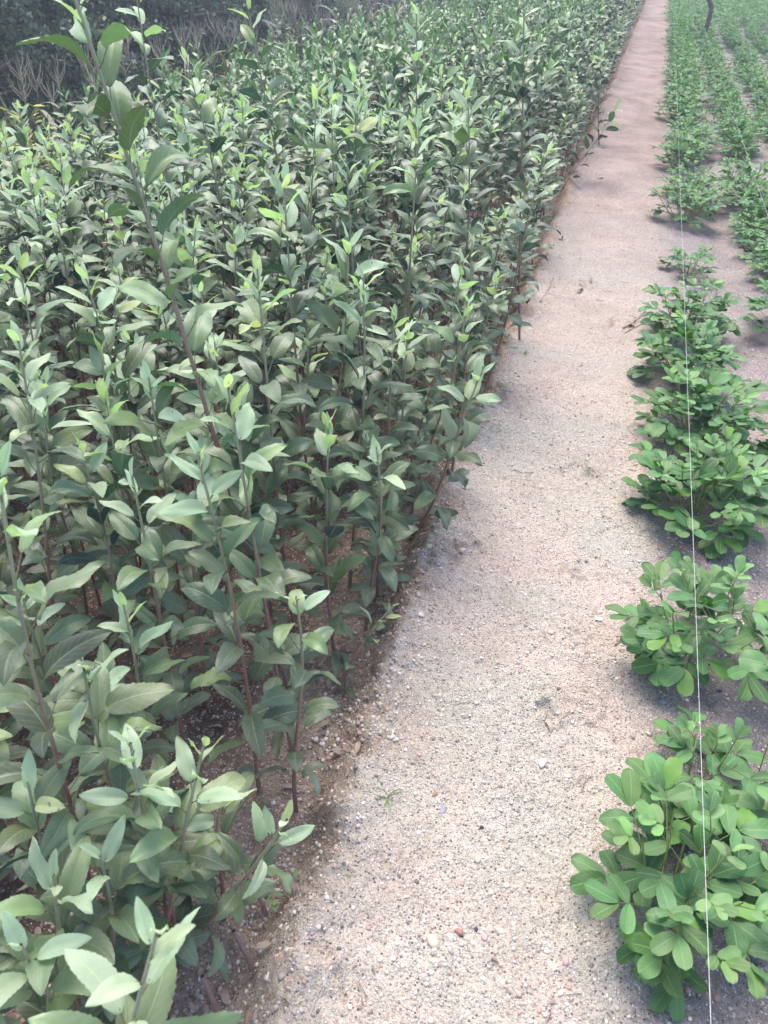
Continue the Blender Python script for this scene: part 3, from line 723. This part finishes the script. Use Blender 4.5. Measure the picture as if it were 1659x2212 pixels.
twig([(806, 1236), (818, 1268), (826, 1285)], .0035, "grey cut stub sticking from the bank below the bowed sapling", z=.02)
for px, py, ex, ey, lab in ((437, 2110, 478, 2200, "thick bare grafting stub at the bottom edge of the bed"), (505, 2010, 545, 2090, "leaning bare grafting stub above the thick one at the bottom edge"), (560, 1935, 575, 1975, "short pale grafting stub under the sideways shoot")):
    a, b = at_z(ex, ey, -.06), at_z(px, py, .02); m = MB()
    tube(m, np.linspace(a, b, 7)+rng.normal(0, .0006, (7, 3)), np.linspace(.0048, .0036, 7), 8, dd=np.tile([.05, 0, 0, 1], (7, 1))); tag(obj("cut_stub", m, M_STEM), lab, "cut stub")
dl = [(1372, 705, "dry brown leaf in the litter left of the peanut run"), (1250, 610, "dark dry leaf on the middle of the upper path"), (1275, 603, "second dark dry leaf just right of the first on the upper path"),
      (1290, 385, "pale leaf standing at the bed edge near the upper path"), (1245, 628, "curled dry leaf nearer than the pair on the upper path"), (1205, 525, "dry leaf flake at the edge of the upper path"),
      (770, 1625, "pale withered leaf lying on the bank under the dusty saplings"), (1180, 1555, "small shrivelled leaf on the cracked clod in the path"), (690, 1530, "papery beige leaf fallen at the bank's foot"), (820, 1185, "fallen tan leaf below the bowed sapling")]
for px, py, lab in dl:
    p = at_z(px, py); d_ = math.hypot(p[0], p[1]); m = MB(); a = rng.uniform(0, 6.28); L_ = .035 if d_ < 2.3 else .05
    leaf_mesh(m, np.zeros(3), (math.cos(a), math.sin(a), .25), (0, 0, 1), L_, L_*.55, rng.uniform(.5, 1), 1.2, 12, 6, (rng.uniform(.2, .9), .3, rng.random(), 1), rng, twist=.5)
    o = obj("dry_leaf", m, M_DRY); o.location = (p[0], p[1], gz(p[0], p[1])+.006); tag(o, lab, "dry leaf")

lt = MB(); r_ = np.random.default_rng(44)
for k in range(520):
    x, y = -.26-.75*r_.random()**1.4, .2+4.5*r_.random()**1.4; a = r_.uniform(0, 6.28)
    if x > bank_x(np.array([y]))[0]-.02: continue
    L_ = r_.uniform(.012, .034)
    leaf_mesh(lt, np.array([x, y, gz(x, y)+.006]), (math.cos(a), math.sin(a), r_.uniform(-.1, .4)), (r_.normal()*.3, r_.normal()*.3, 1), L_, L_*.6, r_.uniform(.2, 1), r_.uniform(.4, 1.6), 6, 4, (r_.random(), .5*r_.random(), r_.random(), 1), r_, twist=r_.normal(0, .4))
tag(obj("leaf_litter", lt, M_DRY), "brown fallen leaves and scraps strewn under the saplings", "litter", kind="stuff")

db = MB()
for k in range(1500):
    x, y = -.33+1.35*r_.random(), .22+5*r_.random()**1.5; a = r_.uniform(0, 6.28)
    if noise(np.array([x*5]), np.array([y*5]), 33)[0] < .35: continue
    q = np.array([x, y, gz(x, y)+.003]); dv = np.array([math.cos(a), math.sin(a), r_.uniform(-.05, .2)])
    if k % 3: leaf_mesh(db, q, dv, (r_.normal()*.4, r_.normal()*.4, 1), r_.uniform(.004, .014), r_.uniform(.003, .007), .4, r_.uniform(.2, 1.4), 4, 2, (r_.random()*.7, .5*r_.random(), r_.random(), 1), r_)
    else: tube(db, [q, q+dv*.01+[0, 0, .001], q+dv*r_.uniform(.014, .04)+[r_.normal()*.003, r_.normal()*.003, 0]], r_.uniform(.0004, .0009), 3, d=(r_.random()*.6, 0, r_.random(), 1))
tag(obj("plant_debris", db, M_DRY), "tiny bits of straw, rootlets and dry leaf strewn over the soil", "debris", kind="stuff")

# weeds
def grass_tuft(px, py, n, L_, lab):
    p = at_z(px, py); m = MB()
    for k in range(n):
        a = rng.uniform(0, 6.28); el = rng.uniform(.4, 1.3)
        leaf_mesh(m, np.array([rng.normal(0, .003), rng.normal(0, .003), 0]), (math.cos(a)*math.cos(el), math.sin(a)*math.cos(el), math.sin(el)), (-math.cos(a)*.8, -math.sin(a)*.8, .6), L_*rng.uniform(.6, 1.1), .0035, .3, 1., 8, 2, (.3, 0, rng.random(), 1), rng, kind='blade')
    o = obj("grass_tuft", m, M_GRASS); o.location = (p[0], p[1], gz(p[0], p[1])); tag(o, lab, "grass tuft")
grass_tuft(838, 1722, 6, .05, "sparse green grass tuft on the path by the pebble cluster")
grass_tuft(685, 1330, 8, .04, "little grass tuft among the roots of the dusty saplings")
grass_tuft(1135, 765, 9, .03, "low pale grass tuft at the bed edge beside the mid path")
grass_tuft(745, 1450, 6, .045, "thin grass blades beside the fallen shoot's base")
def creeper(px, py, n, lab, L_=.016):
    p = at_z(px, py); m = MB()
    for k in range(n):
        a = rng.uniform(0, 6.28); rr = .035*math.sqrt(rng.random()); q = np.array([math.cos(a)*rr, math.sin(a)*rr, rng.uniform(.004, .014)])
        tube(m, [np.array([0, 0, 0]), q*.6, q], .0006, 3, d=(.4, 0, 0, 0))
        leaf_mesh(m, q, (math.cos(a), math.sin(a), .2), (0, 0, 1), L_*rng.uniform(.6, 1.1), L_*.6, .2, .3, 5, 2, (.4, 0, rng.random(), 1), rng, kind='oval')
    o = obj("weed", m, M_GRASS); o.location = (p[0], p[1], gz(p[0], p[1])); tag(o, lab, "weed")
creeper(625, 1905, 14, "small creeping weed on the bank under the sideways shoot")
creeper(1080, 840, 6, "tiny two-leaved weed by the ragged-tipped bowed sapling")
creeper(1070, 918, 4, "tiny weed seedling at the path edge below the bowed sapling", .013)
def broad_leaf(px, py, dep):
    p = at_d(px, py, dep); g0 = np.array([p[0]+.10, p[1]-.02, gz(p[0]+.1, p[1]-.02)])
    e = empty("broadleaf_weed", g0, label="broad heart-shaped bright green leaf entering from the right border", cat="weed")
    m = MB(); v0 = np.zeros(3); v1 = p-g0
    tube(m, [v0, v1*.5+[.03, 0, .02], v1+[.035, 0, -.004], v1+[.02, 0, 0]], .0013, 5); obj("stem", m, M_PSTEM, e)
    m = MB(); leaf_mesh(m, v1+np.array([.03, 0, 0]), (-1, .1, -.05), (0, -.5, 1), .052, .05, .25, .35, 14, 8, (.6, 0, .5, 1), rng, kind='oval'); obj("leaf_blade", m, M_PNUT, e)
broad_leaf(1625, 1428, 1.35)

# ------------------------------------------------------------------ beyond the bed: maize, shrubs, grass, trees
def maize_geo(rng, hh):
    st, lf, ta = MB(), MB(), MB()
    lean = rng.normal(0, .06, 2); t = np.linspace(0, 1, 8)[:, None]
    p = np.concatenate([lean[None]*t**2, hh*.86*t], 1); tube(st, p, np.linspace(.012, .005, 8), 6)
    for k in range(9):
        s = .15+.8*k/9; a = (k % 2)*math.pi+rng.normal(0, .35); c = np.array([lean[0]*s*s, lean[1]*s*s, hh*.86*s])
        leaf_mesh(lf, c, (math.cos(a)*.6, math.sin(a)*.6, .8), (-math.cos(a)*.8, -math.sin(a)*.8, .6), rng.uniform(.45, .65), .055, .3, rng.uniform(1.4, 2.3), 10, 2, (rng.random()**1.5, 0, rng.random(), 1), rng, kind='blade', twist=rng.normal(0, .6))
    c = np.array([lean[0], lean[1], hh*.85])
    tube(ta, [c, c+[0, 0, .3]], np.array([.004, .002]), 4)
    for k in range(9):
        a = rng.uniform(0, 6.28); z = rng.uniform(.04, .16); q = c+np.array([0, 0, z]); e = q+np.array([math.cos(a)*.09, math.sin(a)*.09, .17])
        tube(ta, [q, (q+e)/2+[math.cos(a)*.02, math.sin(a)*.02, .0], e], np.array([.003, .0035, .002]), 4)
    return st, lf, ta
MZ = []
for k in range(4):
    r_ = np.random.default_rng(500+k); a, b, c = maize_geo(r_, 1.75)
    MZ.append((mesh_from("stalk", a.arrays(), M_MAIZE), mesh_from("leaves", b.arrays(), M_MAIZE), mesh_from("tassel", c.arrays(), M_STRAW)))
rng = np.random.default_rng(8)
for k in range(85):
    y = 2.6+17*(k/85)+rng.normal(0, .1); x = -4.25-rng.integers(0, 3)*.35+rng.normal(0, .08)
    top_target = rng.uniform(.12, .36)+.012*y
    z = gz(x, y); sc_ = (top_target-z)/1.85
    e = empty("maize_plant", (x, y, z), rng.uniform(0, 6.28), sc_, label="drying maize plant with straw-coloured tassel below the far side of the nursery bed", cat="maize plant", group="maize plants beyond the bed")
    for n, me in zip(("stalk", "leaves", "tassel"), MZ[int(rng.integers(4))]):
        o = bpy.data.objects.new(n, me); COL.objects.link(o); o.parent = e
# rough grass on the slope
m = MB()
for k in range(5200):
    y = rng.uniform(1.5, 20); x = rng.uniform(-4.1, -2.95); z = gz(x, y) if k % 4 == 0 else z
    a = rng.uniform(0, 6.28); el = rng.uniform(.9, 1.5)
    if k % 4 == 0: bx, by = x, y
    leaf_mesh(m, np.array([bx+rng.normal(0, .03), by+rng.normal(0, .03), z-.02]), (math.cos(a)*math.cos(el), math.sin(a)*math.cos(el), math.sin(el)), (-math.cos(a), -math.sin(a), .3), rng.uniform(.3, .75), .008, .2, .7, 4, 2, (rng.random()**2, .9*(rng.random() < .4), rng.random(), 1), rng, kind='blade')
tag(obj("tall_grass", m, M_GRASS), "rough green and straw-coloured grass on the slope behind the nursery bed", "grass", kind="stuff")

def shrub(loc, hh, rr, n, mtl, label, LL=.05, nm="shrub"):
    e = empty(nm, loc, label=label, cat="shrub"); st, fo = MB(), MB()
    for k in range(7):
        a = k*2.4; end = np.array([math.cos(a)*rr*.7, math.sin(a)*rr*.7, hh*rng.uniform(.7, 1)]); tube(st, [np.zeros(3), end*[.4, .4, .5], end], np.array([.006, .004, .002]), 4)
        for j in range(n//7):
            s = rng.uniform(.2, 1); c = end*[s, s, s]+rng.normal(0, .035, 3); b = unit([rng.normal(), rng.normal(), .4])
            leaf_mesh(fo, c, b, (rng.normal()*.3, rng.normal()*.3, 1), LL*rng.uniform(.6, 1.1), LL*.5, .3, .7, 4, 2, (rng.random()*(.4+.6*s), 0, rng.random(), 1), rng)
    obj("branches", st, M_BARK, e); obj("foliage", fo, mtl, e)
p = at_d(20, 260, 3.9); shrub((p[0], p[1], gz(p[0], p[1])), p[2]-gz(p[0], p[1])+.08, .28, 900, M_YEL, "shrub with bright yellow-green leaves at the far left end of the bed", .06)
p = at_d(575, 75, 7.8); shrub((p[0], p[1], gz(p[0], p[1])), p[2]-gz(p[0], p[1])+.15, .4, 900, M_MAIZE, "fresh green shrub rising among the maize before the dark trees", .07)

# trees: tapered trunk, limbs, crown of many leaves
def crown_template(seed, rx, rz, nclump, per, LL):
    r_ = np.random.default_rng(seed); cl = []
    for k in range(nclump):
        d = unit(r_.normal(0, 1, 3)); rr = r_.uniform(.35, 1)**.6; cl.append(d*rr*[rx, rx, rz])
    cl = np.array(cl); rad = r_.uniform(.22, .5, nclump)
    C = np.repeat(cl, per, 0); Rr = np.repeat(rad, per)
    off = r_.normal(0, 1, C.shape); off /= np.linalg.norm(off, axis=1)[:, None]; off *= (r_.random(len(C))**.4*Rr)[:, None]
    off[:, 2] *= .6
    c = C+off; n = len(c)
    d = r_.normal(0, 1, (n, 3)); d[:, 2] -= .2; d /= np.linalg.norm(d, axis=1)[:, None]
    nr = r_.normal(0, .7, (n, 3))+[0, 0, 1]; sd = np.cross(d, nr); sd /= np.linalg.norm(sd, axis=1)[:, None]
    L = LL*r_.uniform(.6, 1.2, n)[:, None]; up_ = np.cross(sd, d)*L*.12
    V = np.stack([c, c+d*L*.45+sd*L*.28+up_, c+d*L, c+d*L*.45-sd*L*.28+up_], 1).reshape(-1, 3)
    f = (np.arange(n)*4)[:, None]+np.array([[0, 1, 2, 3]])
    lvl = np.repeat(r_.random(nclump), per); D = np.stack([lvl*.8+r_.random(n)*.2, np.zeros(n), r_.random(n), np.ones(n)], 1)
    return (V, f, np.tile([[.5, .8]], (len(V), 1)), np.repeat(D, 4, 0)), cl
TR = []
for k in range(3):
    arr, cl = crown_template(600+k, 1.7, 1.75, 95, 230, .085)
    tm = MB(); r_ = np.random.default_rng(700+k)
    tp = np.array([[0, 0, -3.1], [.05, .02, -2.2], [-.05, .05, -1.2], [.05, 0, 0], [0, 0, .9]]); tube(tm, tp, np.array([.16, .13, .11, .08, .04]), 8)
    for c in cl[::6]:
        s = r_.uniform(.3, .8); q = tp[2]*(1-s)+tp[3]*s; tube(tm, [q, (q+c)/2+[0, 0, .1], c], np.array([.045, .03, .01]), 5)
    TR.append((mesh_from("trunk", tm.arrays(), M_BARK), mesh_from("crown", arr, M_TREE, smooth=False)))
spots = []
for row, (xo, n_) in enumerate(((-7.4, 14), (-10.2, 14), (-13.4, 13))):
    for k in range(n_):
        spots.append((xo+rng.normal(0, .35)-.02*k, 1.5+k*(2.9+row*.4)+rng.normal(0, .4)+row, row))
for x, y, row in spots:
    z = gz(x, y); s_ = rng.uniform(.9, 1.12)*(1+.28*row)
    e = empty("tree", (x, y, z), rng.uniform(0, 6.28), s_,
              label=("dark leafy tree in the front line of the wood behind the maize", "dark leafy tree in the second line of the wood", "tall dark leafy tree deepest in the wood")[row], cat="tree", group=("trees at the wood's front", "trees of the wood's second line", "trees deepest in the wood")[row])
    for n, me in zip(("trunk", "crown"), TR[int(rng.integers(3))]):
        o = bpy.data.objects.new(n, me); COL.objects.link(o); o.parent = e; o.location = (0, 0, 2.75)
# the crooked young tree in the peanut field
tb = at_z(1519, 60, .15); gx, gy = tb[0], tb[1]
e = empty("crooked_tree", (gx, gy, gz(gx, gy)), label="crooked bare brown trunk of a young tree between the far peanut rows", cat="tree")
top_px = at_d(1497, -8, float(proj(tb)[2])-.1)
tm = MB(); q = np.array([[0, 0, -.02], [.01, 0, .22], tb*0+[-.03, 0, .5], [-.16, -.02, .75], [-.22, 0, 1.2], [-.15, .05, 1.9]])
q[3] = [(top_px[0]-gx)*.7, 0, .72]; q[4] = [(top_px[0]-gx), 0, 1.15]; 
q[2] = [.05, 0, .42]; q[1] = [.05, 0, .2]; tube(tm, q, np.array([.045, .037, .035, .032, .03, .02]), 9); limbs = []
for k in range(7):
    a = k*2.4; en = q[5]+[math.cos(a)*.5, math.sin(a)*.5, .35+.1*k]; tube(tm, [q[4]*(1-k/7)+q[5]*k/7, (q[5]+en)/2, en], np.array([.018, .012, .005]), 5)
obj("trunk", tm, M_BARK, e)
arr, cl = crown_template(650, .65, .5, 22, 90, .08); arr = (arr[0]+[q[5][0], 0, 2.35], *arr[1:]); obj("crown", arr, M_TREE, e, smooth=False)
print("objects", len(bpy.data.objects))

# ------------------------------------------------------------------ evening air
m, t = mat("haze"); vol = t.nodes.new("ShaderNodeVolumePrincipled"); vol.inputs['Density'].default_value = .005; vol.inputs['Color'].default_value = (.88, .9, 1, 1)
vol.inputs['Anisotropy'].default_value = 0
ou = t.nodes.new("ShaderNodeOutputMaterial"); t.links.new(vol.outputs[0], ou.inputs['Volume'])
b0, b1 = np.array([-95, -45, -4.8]), np.array([95, 160, 7.])
V = np.array([[(b0, b1)[i][0], (b0, b1)[j][1], (b0, b1)[k][2]] for i in (0, 1) for j in (0, 1) for k in (0, 1)])
fh = np.array([[0, 1, 3, 2], [4, 6, 7, 5], [0, 4, 5, 1], [2, 3, 7, 6], [0, 2, 6, 4], [1, 5, 7, 3]])
mh = MB(); mh.add(V, fh); tag(obj("haze", mh, m, smooth=False), "thin pale evening haze over the field", "haze", kind="stuff")
